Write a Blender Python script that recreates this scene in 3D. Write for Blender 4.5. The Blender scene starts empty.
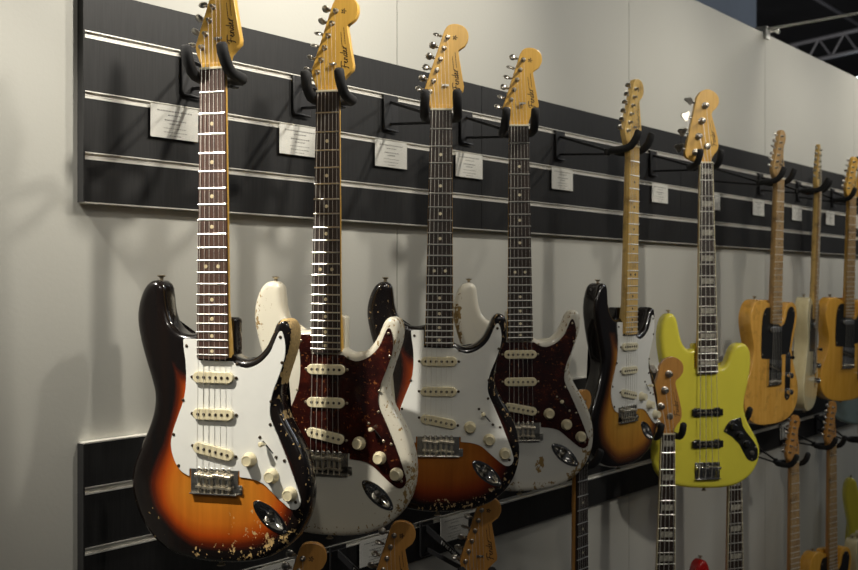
import bpy, math, random
import numpy as np
from mathutils import Vector, Matrix, Euler
from mathutils.geometry import delaunay_2d_cdt
random.seed(7)
SC = bpy.context.scene
COL = SC.collection
PI = math.pi
EYE = 1.54          # height of the eye; heights below are given from the floor
def R(a): return math.radians(a)

# ------------------------------------------------------------------ materials
MATS = {}
class NB:
    def __init__(s, name):
        s.m = bpy.data.materials.new(name); s.m.use_nodes = True
        s.nt = s.m.node_tree; s.p = s.nt.nodes['Principled BSDF']
    def n(s, t, **kw):
        x = s.nt.nodes.new(t)
        for k, v in kw.items(): setattr(x, k, v)
        return x
    def l(s, a, b): s.nt.links.new(a, b)
    def obj(s, scale=(1, 1, 1)):
        tc = s.n('ShaderNodeTexCoord'); mp = s.n('ShaderNodeMapping'); mp.inputs['Scale'].default_value = scale
        s.l(tc.outputs['Object'], mp.inputs[0]); return mp.outputs[0]
    def noise(s, vec, scale, detail=3, rough=.5):
        x = s.n('ShaderNodeTexNoise'); x.inputs['Scale'].default_value = scale
        x.inputs['Detail'].default_value = detail; x.inputs['Roughness'].default_value = rough
        s.l(vec, x.inputs['Vector']); return x.outputs[0]
    def math(s, op, a, b=None, clamp=False):
        x = s.n('ShaderNodeMath', operation=op); x.use_clamp = clamp
        for i, v in enumerate((a, b)):
            if v is None: continue
            if isinstance(v, (int, float)): x.inputs[i].default_value = v
            else: s.l(v, x.inputs[i])
        return x.outputs[0]
    def ramp(s, fac, stops, interp='LINEAR'):
        x = s.n('ShaderNodeValToRGB'); cr = x.color_ramp; cr.interpolation = interp
        while len(cr.elements) < len(stops): cr.elements.new(.5)
        for e, (p, c) in zip(cr.elements, stops):
            e.position = p; e.color = (*c, 1) if len(c) == 3 else c
        s.l(fac, x.inputs[0]); return x.outputs[0]
    def mix(s, fac, a, b):
        x = s.n('ShaderNodeMix', data_type='RGBA')
        if isinstance(fac, (int, float)): x.inputs[0].default_value = fac
        else: s.l(fac, x.inputs[0])
        for i, v in ((6, a), (7, b)):
            if isinstance(v, tuple): x.inputs[i].default_value = (*v, 1)
            else: s.l(v, x.inputs[i])
        return x.outputs[2]
    def attr(s, name):
        x = s.n('ShaderNodeAttribute'); x.attribute_name = name; return x.outputs['Fac']
    def base(s, v):
        if isinstance(v, tuple): s.p.inputs['Base Color'].default_value = (*v, 1)
        else: s.l(v, s.p.inputs['Base Color'])
    def bump(s, h, strength=.3, dist=.001):
        b = s.n('ShaderNodeBump'); b.inputs['Strength'].default_value = strength; b.inputs['Distance'].default_value = dist
        s.l(h, b.inputs['Height']); s.l(b.outputs[0], s.p.inputs['Normal'])
    def set(s, rough=None, metal=None, coat=None, spec=None):
        if rough is not None:
            if isinstance(rough, (int, float)): s.p.inputs['Roughness'].default_value = rough
            else: s.l(rough, s.p.inputs['Roughness'])
        if metal is not None: s.p.inputs['Metallic'].default_value = metal
        if coat is not None:
            s.p.inputs['Coat Weight'].default_value = coat; s.p.inputs['Coat Roughness'].default_value = .06
        if spec is not None: s.p.inputs['Specular IOR Level'].default_value = spec
def simple(name, col, rough=.5, metal=0, coat=0, var=.12, vscale=40, spec=.5):
    b = NB(name); v = b.obj(); f = b.noise(v, vscale)
    lo = tuple(c * (1 - var) for c in col); hi = tuple(min(1, c * (1 + var)) for c in col)
    b.base(b.ramp(f, [(.3, lo), (.7, hi)])); b.set(rough, metal, coat, spec)
    MATS[name] = b.m; return b.m

simple('nickel', (.50, .47, .42), .28, 1, var=.25, vscale=120)
simple('worn_steel', (.70, .63, .50), .36, .85, var=.3, vscale=200)
simple('bridge_steel', (.50, .48, .43), .27, .92)
simple('chrome', (.70, .69, .67), .12, 1, var=.1)
simple('steel_string', (.70, .68, .62), .4, .55)
simple('fret_wire', (.82, .80, .74), .28, 1)
simple('black_metal', (.012, .012, .013), .4, .0)
simple('black_plastic', (.012, .012, .013), .25)
simple('black_foam', (.010, .010, .011), .75)
simple('aged_cream', (.72, .64, .42), .35, coat=.2, vscale=90)
simple('cream', (.74, .68, .48), .35, coat=.2)
simple('white_plastic', (.80, .80, .75), .3, coat=.3, var=.02)
simple('bone', (.78, .70, .50), .4)
simple('pearl', (.36, .34, .28), .3, var=.45, vscale=160)
simple('dot_clay', (.60, .50, .30), .5)
simple('dark_screw', (.05, .035, .02), .5, .6)
simple('screw', (.42, .36, .26), .35, .9)
simple('ink', (.035, .02, .01), .6)
simple('print_ink', (.10, .10, .10), .7)
simple('white_print', (.75, .75, .75), .5)
simple('black_guard', (.012, .012, .012), .3, coat=.4)
simple('binding', (.70, .62, .40), .4)
simple('hole_black', (.004, .004, .004), .8)
simple('paper', (.74, .73, .70), .6, var=.02)
simple('white_paint', (.80, .80, .76), .4, var=.04)
simple('truss_grey', (.15, .15, .17), .5, .2)
simple('hall_blue', (.30, .34, .40), .8, var=.05, vscale=2)
simple('hall_black', (.03, .03, .034), .9, var=.3, vscale=1)
simple('floor_carpet', (.055, .055, .06), .95, var=.3, vscale=60)
simple('yellow_finish', (.80, .72, .075), .22, coat=.35, var=.03, vscale=12)
simple('red_finish', (.42, .012, .012), .2, coat=.5, var=.05)
simple('pale_blue_finish', (.36, .50, .52), .25, coat=.4, var=.04)

def wood(name, lo, hi, rough=.3, coat=.3, sc=(60, 60, 4), dirt=None):
    b = NB(name); v = b.obj(sc); f = b.noise(v, 2.2, 5, .6)
    c = b.ramp(f, [(.28, lo), (.72, hi)])
    if dirt:
        f2 = b.noise(b.obj((1, 1, 1)), 24, 4, .6)
        c = b.mix(b.ramp(f2, [(.52, (0, 0, 0)), (.72, (1, 1, 1))]), c, dirt)
    b.base(c); b.set(rough, 0, coat); MATS[name] = b.m
wood('aged_maple', (.60, .33, .055), (.76, .46, .095))
wood('pale_maple', (.66, .42, .12), (.80, .56, .20), dirt=(.34, .20, .07))
wood('amber_maple', (.44, .20, .045), (.60, .30, .08))
wood('worn_maple', (.38, .23, .09), (.52, .34, .14), .4, .15, dirt=(.16, .10, .045))
wood('rosewood', (.026, .013, .009), (.11, .052, .034), .5, .0, sc=(260, 260, 3))
wood('dark_rosewood', (.010, .007, .006), (.045, .026, .018), .5, .0, sc=(260, 260, 3))
wood('butterscotch', (.70, .35, .055), (.84, .47, .10), .25, .4, sc=(30, 30, 3), dirt=(.50, .26, .05))
wood('golden', (.72, .35, .035), (.86, .46, .07), .2, .5, sc=(30, 30, 3))
wood('cream_ash', (.70, .60, .33), (.82, .73, .46), .22, .4, sc=(30, 30, 3))

def finish(name, stops, chip, seed=0, rough=.2, coat=.5, grain=True):
    """body finish: colour by distance from the body's rim (the sprayed burst), chipped to bare wood where worn"""
    b = NB(name); ed = b.attr('rim'); w = b.attr('wear')
    v = b.obj()
    e2 = b.math('ADD', ed, b.math('MULTIPLY', b.math('SUBTRACT', b.noise(v, 9, 2), .5), .10))
    c = b.ramp(e2, stops)
    if grain:
        g = b.noise(b.obj((38, 38, 2.6)), 1.6, 4, .6)
        c = b.mix(b.ramp(g, [(.35, (.0, .0, .0)), (.75, (.5, .5, .5))]), c, b.mix(.55, c, (.02, .008, .003)))
    mp = b.n('ShaderNodeMapping'); mp.inputs['Location'].default_value = (seed, seed * .7, 0); mp.inputs['Scale'].default_value = (1, 1, .8)
    b.l(v, mp.inputs[0])
    n1 = b.noise(mp.outputs[0], 125, 4, .6); n2 = b.noise(mp.outputs[0], 320, 2, .5)
    s = b.math('ADD', b.math('MULTIPLY', n1, .8), b.math('MULTIPLY', n2, .2))
    s = b.math('ADD', s, b.math('MULTIPLY', w, .32))
    mask = b.ramp(s, [(.715, (0, 0, 0)), (.73, (1, 1, 1))])
    mask_v = b.math('MULTIPLY', mask, 1.0, True)
    cc = b.ramp(n2, [(.3, tuple(x * .6 for x in chip)), (.7, chip)])
    b.base(b.mix(mask_v, c, cc))
    b.set(b.math('ADD', b.math('MULTIPLY', mask_v, .45), rough), 0)
    b.l(b.math('SUBTRACT', coat, b.math('MULTIPLY', mask_v, coat)), b.p.inputs['Coat Weight'])
    b.p.inputs['Coat Roughness'].default_value = .07
    b.bump(b.math('SUBTRACT', 1.0, mask_v), .4, .0006)
    MATS[name] = b.m
K = (.006, .005, .005)
finish('burst_bright', [(.0, K), (.19, K), (.30, (.10, .014, .004)), (.43, (.40, .060, .006)), (.64, (.58, .16, .014)), (1, (.62, .22, .022))], (.62, .42, .17), 1)
finish('burst_dark', [(.0, K), (.16, K), (.28, (.10, .016, .006)), (.42, (.24, .040, .008)), (.66, (.36, .10, .014)), (1, (.42, .14, .02))], (.50, .34, .16), 4)
finish('burst_two_tone', [(.0, K), (.08, K), (.24, (.14, .045, .012)), (.46, (.52, .22, .03)), (1, (.62, .32, .05))], (.4, .25, .1), 9)
finish('aged_white', [(.0, (.68, .64, .52)), (1, (.62, .60, .52))], (.32, .20, .06), 12, .28, .35, False)
finish('aged_ash_white', [(.0, (.68, .65, .55)), (.3, (.58, .57, .52)), (1, (.56, .56, .52))], (.30, .19, .06), 17, .3, .3, False)

def tort(name):
    b = NB(name); v = b.obj()
    n = b.noise(v, 26, 4, .65); f = b.noise(v, 150, 3, .6)
    c = b.ramp(n, [(.3, (.008, .0025, .0025)), (.55, (.028, .005, .0035)), (.72, (.075, .013, .006))])
    m = b.ramp(f, [(.62, (0, 0, 0)), (.72, (1, 1, 1))])
    b.base(b.mix(m, c, (.24, .085, .025))); b.set(.18, 0, .5); MATS[name] = b.m
tort('tortoise_guard')

def wall_mat():
    b = NB('wall_paint'); v = b.obj((1, 1, 1))
    f = b.noise(v, 130, 3, .6); g = b.noise(v, 1.2, 3, .5)
    c = b.ramp(g, [(.3, (.43, .425, .385)), (.7, (.48, .475, .43))])
    b.base(c); b.set(.55, 0, spec=.35); b.bump(f, .2, .001); MATS['wall_paint'] = b.m
wall_mat()
def slat_mat():
    b = NB('black_slat'); f = b.noise(b.obj((9, 9, .4)), 30, 4, .6)
    b.base(b.ramp(f, [(.3, (.012, .012, .0122)), (.7, (.020, .020, .0203))])); b.set(.5, 0, spec=.25)
    MATS['black_slat'] = b.m
    b = NB('aluminium'); f = b.noise(b.obj((2, 400, 400)), 1.5, 3)
    b.base(b.ramp(f, [(.3, (.70, .68, .62)), (.7, (.85, .83, .77))])); b.set(.4, .55); MATS['aluminium'] = b.m
slat_mat()
def acrylic():
    b = NB('clear_acrylic'); nt = b.nt; tr = b.n('ShaderNodeBsdfTransparent'); gl = b.n('ShaderNodeBsdfGlossy'); gl.inputs['Roughness'].default_value = .08
    tr.inputs['Color'].default_value = (.97, .97, .96, 1)
    mx = b.n('ShaderNodeMixShader')
    mx.inputs[0].default_value = .05; b.l(tr.outputs[0], mx.inputs[1]); b.l(gl.outputs[0], mx.inputs[2])
    b.l(mx.outputs[0], nt.nodes['Material Output'].inputs['Surface']); MATS['clear_acrylic'] = b.m
acrylic()
def emit():
    b = NB('lamp_glow'); b.base((1, 1, 1)); b.p.inputs['Emission Color'].default_value = (.75, .95, 1, 1)
    b.p.inputs['Emission Strength'].default_value = 4; MATS['lamp_glow'] = b.m
emit()

# ------------------------------------------------------------------ mesh building
class MB:
    """collects shapes in millimetres, x right, z up, d = towards the viewer of the guitar's face (local -Y)"""
    def __init__(s): s.v = []; s.f = []; s.sm = []
    def add(s, vs, fs, smooth=True):
        o = len(s.v); s.v += vs
        for f in fs: s.f.append([o + i for i in f]); s.sm.append(smooth)
    def box(s, x0, x1, z0, z1, d0, d1):
        vs = [(x, z, d) for d in (d0, d1) for z in (z0, z1) for x in (x0, x1)]
        s.add(vs, [(0, 1, 3, 2), (4, 6, 7, 5), (0, 4, 5, 1), (2, 3, 7, 6), (0, 2, 6, 4), (1, 5, 7, 3)], False); return s
    def slab(s, poly, d0, d1, bev=.5, seg=2, back=True):
        poly = ccw(poly); nrm = normals(poly); n = len(poly); rings = []
        prof = [(0, d0)] if not back else [(bev * (1 - math.cos(t)), d0 + bev * (1 - math.sin(t))) for t in [i * PI / 2 / seg for i in range(seg, -1, -1)][::1]]
        if back: prof = [(bev * (1 - math.sin(PI / 2 - t)), d0 + bev * (1 - math.cos(PI / 2 - t))) for t in [i * PI / 2 / seg for i in range(seg + 1)]][::-1][::-1]
        if back:
            prof = []
            for i in range(seg + 1):
                t = PI / 2 * i / seg; prof.append((bev * (1 - math.sin(t)), d0 + bev * (1 - math.cos(t))))
        for i in range(seg + 1):
            t = PI / 2 * i / seg; prof.append((bev * (1 - math.cos(t)), d1 - bev + bev * math.sin(t)))
        vs = []
        for ins, d in prof:
            for p, m in zip(poly, nrm): vs.append((p[0] - m[0] * ins, p[1] - m[1] * ins, d))
        fs = []
        for k in range(len(prof) - 1):
            for i in range(n):
                j = (i + 1) % n; fs.append((k * n + i, k * n + j, (k + 1) * n + j, (k + 1) * n + i))
        s.add(vs, fs, True)
        o = len(s.v) - len(vs); L = len(prof) - 1
        s.f.append([o + L * n + i for i in range(n)]); s.sm.append(False)
        s.f.append([o + n - 1 - i for i in range(n)]); s.sm.append(False)
        return s
    def lathe(s, prof, c=(0, 0), seg=16, flute=0):
        """profile (radius, d) round the axis towards the viewer"""
        vs = []; fs = []; m = len(prof)
        for i in range(seg):
            a = 2 * PI * i / seg
            k = 1 - (flute if i % 2 else 0)
            for r, d in prof: vs.append((c[0] + r * k * math.cos(a), c[1] + r * k * math.sin(a), d))
        for i in range(seg):
            j = (i + 1) % seg
            for q in range(m - 1): fs.append((i * m + q, j * m + q, j * m + q + 1, i * m + q + 1))
        fs.append(tuple(i * m + m - 1 for i in range(seg))); fs.append(tuple((seg - 1 - i) * m for i in range(seg)))
        s.add(vs, fs, True); return s
    def tube(s, pts, r, seg=8, rr=None, flat=1.0):
        """tube along points (x, z, d)"""
        P = [Vector(p) for p in pts]; vs = []; fs = []; n = len(P); up = None
        for i in range(n):
            t = (P[min(i + 1, n - 1)] - P[max(i - 1, 0)]).normalized()
            if up is None:
                up = Vector((0, 0, 1)) if abs(t.z) < .9 else Vector((1, 0, 0))
            a = t.cross(up).normalized(); b = a.cross(t).normalized(); up = b
            q = rr[i] if rr else r
            for k in range(seg):
                an = 2 * PI * k / seg; w = P[i] + a * (q * math.cos(an)) + b * (q * flat * math.sin(an)); vs.append(tuple(w))
        for i in range(n - 1):
            for k in range(seg):
                l = (k + 1) % seg; fs.append((i * seg + k, i * seg + l, (i + 1) * seg + l, (i + 1) * seg + k))
        fs.append(tuple(range(seg - 1, -1, -1))); fs.append(tuple((n - 1) * seg + k for k in range(seg)))
        s.add(vs, fs, True); return s
    def ball(s, c, r, sx=1, sz=1, sd=1, seg=12, rings=7):
        vs = []; fs = []
        for i in range(rings + 1):
            t = PI * i / rings
            for k in range(seg):
                a = 2 * PI * k / seg
                vs.append((c[0] + r * sx * math.sin(t) * math.cos(a), c[1] + r * sz * math.cos(t), c[2] + r * sd * math.sin(t) * math.sin(a)))
        for i in range(rings):
            for k in range(seg):
                l = (k + 1) % seg; fs.append((i * seg + k, i * seg + l, (i + 1) * seg + l, (i + 1) * seg + k))
        s.add(vs, fs, True); return s
    def ribbon(s, pts, w, d0, d1):
        """a pen stroke of width w lying on the face"""
        for a, b in zip(pts, pts[1:]):
            a = Vector(a); b = Vector(b); t = b - a
            if t.length < 1e-6: continue
            t.normalize(); n = Vector((-t.y, t.x)) * w / 2; a2 = a - t * w * .3; b2 = b + t * w * .3
            q = [a2 + n, a2 - n, b2 - n, b2 + n]
            s.add([(p.x, p.y, d0) for p in q] + [(p.x, p.y, d1) for p in q],
                  [(4, 5, 6, 7), (3, 2, 1, 0), (0, 1, 5, 4), (1, 2, 6, 5), (2, 3, 7, 6), (3, 0, 4, 7)], False)
        return s
    def mesh(s, name, m):
        me = bpy.data.meshes.new(name)
        me.from_pydata([(x * .001, -d * .001, z * .001) for x, z, d in s.v], [], s.f)
        me.polygons.foreach_set('use_smooth', s.sm)
        me.validate(); me.update()
        fixn(me); me.materials.append(MATS[m]); return me
def fixn(me):
    import bmesh
    b = bmesh.new(); b.from_mesh(me); bmesh.ops.remove_doubles(b, verts=b.verts, dist=1e-6)
    bmesh.ops.recalc_face_normals(b, faces=b.faces)
    for e in b.edges:
        if len(e.link_faces) == 2 and e.calc_face_angle(0) > R(38): e.smooth = False
    b.to_mesh(me); b.free()
def area2(p): return sum(a[0] * b[1] - b[0] * a[1] for a, b in zip(p, p[1:] + p[:1]))
def ccw(p):
    p = [tuple(q) for q in p]; return p if area2(p) > 0 else p[::-1]
def normals(p):
    n = len(p); out = []
    for i in range(n):
        a = Vector(p[i - 1]); b = Vector(p[i]); c = Vector(p[(i + 1) % n])
        t1 = (b - a); t2 = (c - b)
        t1 = t1.normalized() if t1.length > 1e-9 else t2.normalized(); t2 = t2.normalized() if t2.length > 1e-9 else t1
        n1 = Vector((t1.y, -t1.x)); n2 = Vector((t2.y, -t2.x)); m = n1 + n2
        m = n1 if m.length < 1e-6 else m.normalized()
        k = 1 / max(.6, m.dot(n1)); out.append((m.x * k, m.y * k))
    return out
def spline(p, per=6, closed=False):
    """Catmull-Rom (centripetal-ish) through points"""
    P = [Vector(q) for q in p]; n = len(P); out = []
    rng = range(n if closed else n - 1)
    for i in rng:
        p0 = P[i - 1] if (closed or i > 0) else P[0] * 2 - P[1]
        p1 = P[i]; p2 = P[(i + 1) % n]
        p3 = P[(i + 2) % n] if (closed or i + 2 < n) else P[-1] * 2 - P[-2]
        for k in range(per):
            t = k / per
            q = .5 * ((2 * p1) + (p2 - p0) * t + (2 * p0 - 5 * p1 + 4 * p2 - p3) * t * t + (3 * p1 - p0 - 3 * p2 + p3) * t ** 3)
            out.append((q.x, q.y))
    if not closed: out.append(tuple(P[-1]))
    return out
def stadium(w, h, n=8, ang=0):
    r = h / 2; pts = []
    for i in range(n + 1):
        a = -PI / 2 + PI * i / n; pts.append((w / 2 - r + r * math.cos(a), r * math.sin(a)))
    for i in range(n + 1):
        a = PI / 2 + PI * i / n; pts.append((-w / 2 + r + r * math.cos(a), r * math.sin(a)))
    c, s_ = math.cos(ang), math.sin(ang)
    return [(x * c - y * s_, x * s_ + y * c) for x, y in pts]
def rrect(x0, x1, z0, z1, r, n=4):
    pts = []
    for cx, cz, a0 in ((x1 - r, z0 + r, -90), (x1 - r, z1 - r, 0), (x0 + r, z1 - r, 90), (x0 + r, z0 + r, 180)):
        for i in range(n + 1):
            a = R(a0 + 90 * i / n); pts.append((cx + r * math.cos(a), cz + r * math.sin(a)))
    return pts
CACHE = {}
def cached(key, m, fn):
    k = (key, m)
    if k not in CACHE: CACHE[k] = fn().mesh(str(key), m)
    return CACHE[k]
def put(name, me, parent=None, loc=(0, 0, 0), rot=(0, 0, 0), scale=(1, 1, 1)):
    """loc in mm (x, z, d)"""
    o = bpy.data.objects.new(name, me); COL.objects.link(o)
    o.location = (loc[0] * .001, -loc[2] * .001, loc[1] * .001); o.rotation_euler = rot; o.scale = scale
    if parent: o.parent = parent
    return o
def tag(o, label=None, cat=None, group=None, kind=None):
    for k, v in (('label', label), ('category', cat), ('group', group), ('kind', kind)):
        if v: o[k] = v
    return o
def empty(name, M):
    o = bpy.data.objects.new(name, None); COL.objects.link(o); o.matrix_world = M; o.empty_display_size = .05; return o

# ------------------------------------------------------------------ outlines (mm, z from the saddle line, x to the treble side)
STRAT = spline([(-28.5, 227), (-46, 224), (-64, 228), (-80, 242), (-88, 263), (-91, 285), (-94, 302), (-103, 311), (-116, 311), (-128, 302), (-137, 284), (-142, 262),
    (-142, 240), (-136, 210), (-127, 180), (-117, 150), (-111, 125), (-113, 98), (-123, 68), (-137, 38), (-149, 8), (-155, -22), (-151, -55), (-138, -87), (-113, -113), (-80, -131),
    (-40, -140), (0, -142), (40, -140), (80, -132), (115, -114), (142, -86), (157, -50), (160, -12), (153, 25), (139, 58), (123, 85), (112, 108), (109, 130), (114, 155), (123, 182),
    (131, 208), (133, 230), (128, 246), (116, 251), (105, 244), (97, 227), (86, 206), (71, 191), (53, 185), (38, 188), (28.5, 193)], 5)
JAZZ = spline([(-32, 338), (-52, 335), (-66, 348), (-75, 370), (-81, 398), (-86, 420), (-96, 435), (-110, 438), (-123, 428), (-132, 408), (-136, 380), (-135, 345), (-129, 305), (-122, 265), (-117, 228),
    (-117, 195), (-124, 155), (-138, 112), (-150, 70), (-154, 30), (-148, -2), (-132, -28), (-105, -46), (-70, -55), (-30, -60), (20, -62), (65, -60), (100, -51), (135, -28), (157, 5), (164, 40), (156, 72),
    (141, 100), (126, 128), (117, 160), (118, 190), (126, 222), (134, 260), (138, 297), (135, 328), (122, 347), (104, 351), (86, 341), (75, 320), (66, 298), (54, 284), (40, 281), (32, 284)], 5)
TELE = spline([(-28.5, 252), (-45, 256), (-70, 264), (-98, 263), (-122, 248), (-136, 220), (-137, 188), (-126, 152), (-116, 120), (-114, 95), (-122, 62), (-139, 25), (-154, -10), (-160, -45),
    (-151, -84), (-124, -114), (-84, -130), (-40, -136), (0, -137), (40, -136), (84, -130), (124, -114), (151, -84), (160, -45), (154, -10), (139, 25), (122, 62), (114, 95), (118, 122), (128, 156), (138, 190),
    (139, 216), (131, 240), (114, 253), (93, 254), (74, 245), (62, 227), (57, 208), (50, 194), (40, 188), (28.5, 189)], 5)
S_HEAD = [(21, -4), (21, 0), (23, 12), (27, 24), (36, 33), (43.5, 40), (44.5, 48), (39, 80), (33.5, 112), (33, 118), (36, 121)] + spline([(46, 128), (52, 141), (51, 156), (42, 167), (26, 171.5), (12, 168), (4.8, 158)], 4) + \
         [(-33.5, 42), (-33.5, 36), (-31, 26), (-25, 12), (-21.5, 0), (-21, -4)]
J_HEAD = [(19, -4), (19, 0), (21, 14), (28, 26), (37, 36), (41, 48), (40, 68), (32, 100), (23, 130), (21, 140), (24, 148)] + spline([(34, 156), (42, 170), (42, 188), (31, 203), (10, 211), (-11, 204), (-24, 188)], 4) + \
         [(-60, 32), (-60, 22), (-53, 13), (-36, 6), (-22, 2), (-20, -4)]
T_HEAD = [(21, -4), (21, 0), (23, 10), (30, 18), (35, 30), (34, 46), (29, 70), (26, 95), (28, 110), (34, 120)] + spline([(38, 132), (36, 147), (26, 158), (12, 159), (4, 152)], 4) + \
         [(-31, 42), (-32, 34), (-30, 22), (-25, 10), (-21.5, 0), (-21, -4)]
S_GUARD = spline([(-30, 217), (-52, 217), (-55, 212), (-54, 200), (-51, 180), (-50, 151), (-54, 120), (-66, 88), (-75, 62), (-77, 42), (-71, 20), (-60, 4), (-46, -4)], 4) + [(-44, -4), (-44, 8), (44, 8), (44, -1)] + \
          spline([(46, -2), (66, -4), (84, -10), (100, -23), (120, -40), (133, -48), (143, -46), (148, -36), (146, -24), (136, 4), (124, 34), (110, 66), (99, 90), (96, 108), (101, 134), (112, 162), (121, 190), (122, 212), (117, 230), (111, 229), (104, 214), (95, 196), (78, 180), (58, 172), (42, 175), (31, 182)], 4) + [(-30, 183)]
T_GUARD = spline([(-29, 240), (-52, 238), (-66, 222), (-73, 190), (-75, 150), (-75, 110), (-72, 84)], 4) + [(-70, 78), (44, 66), (46, 84), (68, 86)] + \
          spline([(74, 84), (92, 92), (98, 112), (107, 150), (119, 190), (123, 216), (112, 236), (94, 240), (80, 230), (72, 210), (64, 192), (48, 178), (30, 180)], 4)
J_PLATE = spline([(50, 100), (66, 126), (84, 134), (102, 139)], 3) + spline([(103, 138), (112, 108), (130, 84), (149, 58), (155, 38), (151, 18), (138, 12), (124, 18), (112, 36), (98, 62), (76, 84)], 4)
BOTTOM = {'strat': 142, 'jazz': 62, 'tele': 137}
SCALE = {'strat': 648, 'jazz': 864, 'tele': 648}
JACK_C, JACK_A = (96, -63), -40

def body_mesh(kind, m, wear, thick=45):
    key = ('body', kind, m)
    if key in CACHE: return CACHE[key]
    raw = {'strat': STRAT, 'jazz': JAZZ, 'tele': TELE}[kind]
    hw = abs(raw[0][0]); zb = raw[-1][1]
    poly = ccw(raw + [(hw, zb), (-hw, zb)] if kind == 'x' else raw + [(-hw, zb)])
    # even spacing
    bev = 3 if kind == 'tele' else 11
    n = len(poly); nrm = normals(poly); b0 = BOTTOM[kind]
    A = np.array(poly); B = np.roll(A, -1, 0)
    def dist(P):
        P = np.asarray(P, float)[:, None, :]; AB = B - A; t = np.clip(((P - A) * AB).sum(-1) / (AB ** 2).sum(-1), 0, 1)
        return np.sqrt((((A + AB * t[..., None]) - P) ** 2).sum(-1)).min(1)
    def inside(x, y):
        c = False; j = n - 1
        for i in range(n):
            xi, yi = poly[i]; xj, yj = poly[j]
            if (yi > y) != (yj > y) and x < (xj - xi) * (y - yi) / (yj - yi) + xi: c = not c
            j = i
        return c
    def contour(x, z):
        if kind == 'tele': return 0
        cx, cz = (-150, -58) if kind == 'strat' else (-150, 40)
        u = ((x - cx) * .80 + (z - cz) * .60) * -1   # towards the forearm cut
        q = max(0, min(1, (u + 52) / 60)); along = max(0, 1 - (((x - cx) * -.6 + (z - cz) * .8) / 95) ** 2)
        return 11 * q * q * along
    seg = 5 if bev > 5 else 3
    prof = []
    for i in range(seg + 1):
        t = PI / 2 * i / seg; prof.append((bev * (1 - math.sin(t)), -thick + bev * (1 - math.cos(t))))
    prof.append((0, -thick * .55)); 
    for i in range(seg + 1):
        t = PI / 2 * i / seg; prof.append((bev * (1 - math.cos(t)), -bev + bev * math.sin(t)))
    V = []; F = []; rim = []; side = []
    for k, (ins, d) in enumerate(prof):
        for p, q in zip(poly, nrm):
            V.append((p[0] - q[0] * ins, p[1] - q[1] * ins, d)); rim.append(ins); side.append(1 if k <= seg + 1 else 0)
    L = len(prof) - 1
    for k in range(L):
        for i in range(n):
            j = (i + 1) % n; F.append((k * n + i, k * n + j, (k + 1) * n + j, (k + 1) * n + i))
    top0 = L * n
    bring = [(V[i][0], V[i][1]) for i in range(n)]
    rb = delaunay_2d_cdt([Vector(p) for p in bring], [(i, (i + 1) % n) for i in range(n)], [], 0, 1e-6)
    bidx = []
    for vi, src in enumerate(rb[3]):
        if src: bidx.append(src[0]); continue
        V.append((rb[0][vi].x, rb[0][vi].y, -thick)); rim.append(bev); side.append(1); bidx.append(len(V) - 1)
    for t in rb[2]:
        c = sum((rb[0][i] for i in t), Vector((0, 0))) / len(t)
        if inside(c.x, c.y): F.append(tuple(bidx[i] for i in t))
    ring = [(V[top0 + i][0], V[top0 + i][1]) for i in range(n)]
    grid = []
    xs = np.arange(-160, 161, 6.0); zs = np.arange(-140, 440, 6.0)
    cand = [(x + (3 if int(round(z / 6)) % 2 else 0), z) for z in zs for x in xs if inside(x + (3 if int(round(z / 6)) % 2 else 0), z)]
    dd = dist(cand)
    ja = R(JACK_A)
    def injack(x, z, k=1.0):
        if kind != 'strat': return False
        u = (x - JACK_C[0]) * math.cos(ja) + (z - JACK_C[1]) * math.sin(ja); w = -(x - JACK_C[0]) * math.sin(ja) + (z - JACK_C[1]) * math.cos(ja)
        return (u / (29 * k)) ** 2 + (w / (11 * k)) ** 2 < 1
    grid = [(c, d) for c, d in zip(cand, dd) if d > bev + 3 and not injack(c[0], c[1], 1.05)]
    pts = ring + [g[0] for g in grid]
    ell = []
    if kind == 'strat':
        for i in range(28):
            a = 2 * PI * i / 28; u, w = 29 * math.cos(a), 11 * math.sin(a)
            ell.append((JACK_C[0] + u * math.cos(ja) - w * math.sin(ja), JACK_C[1] + u * math.sin(ja) + w * math.cos(ja)))
    pts += ell
    res = delaunay_2d_cdt([Vector(p) for p in pts], [], [list(range(n))], 1, 1e-5)
    ov, fc, orig = res[0], res[2], res[3]
    idx = []
    rimg = {i + n: g[1] for i, g in enumerate(grid)}
    ed_ell = dist(ell) if ell else []
    for i, g in enumerate(ell): rimg[n + len(grid) + i] = ed_ell[i]
    for vi, src in enumerate(orig):
        r = [s_ for s_ in src if s_ < n]
        if r: idx.append(top0 + r[0]); continue
        V.append((ov[vi].x, ov[vi].y, 0)); rim.append(rimg.get(src[0], 20) if src else 20); side.append(0); idx.append(len(V) - 1)
    for t in fc:
        c = sum((ov[i] for i in t), Vector((0, 0))) / len(t)
        if injack(c.x, c.y, .99) or not inside(c.x, c.y): continue
        F.append(tuple(idx[i] for i in t))
    V = [(x, z, d - contour(x, z) * min(1, max(0, (d + thick * .7) / (thick * .7)))) for x, z, d in V]
    # a heel block behind the neck
    nm = len(V)
    heel = {'strat': (180, 252), 'jazz': (282, 352), 'tele': (186, 262)}[kind]
    hb = MB().slab(rrect(-hw + .5, hw - .5 if kind != 'jazz' else hw, heel[0] - 12, heel[1], 7), -thick + .6, -17.5, 4, 3)
    for v in hb.v: V.append(v); rim.append(0); side.append(1)
    for f in hb.f: F.append(tuple(nm + i for i in f))
    W = [wear(x, z, d, r, s_) if wear else 0 for (x, z, d), r, s_ in zip(V, rim, side)]
    me = bpy.data.meshes.new('body'); me.from_pydata([(x * .001, -d * .001, (z + b0) * .001) for x, z, d in V], [], F)
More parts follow.
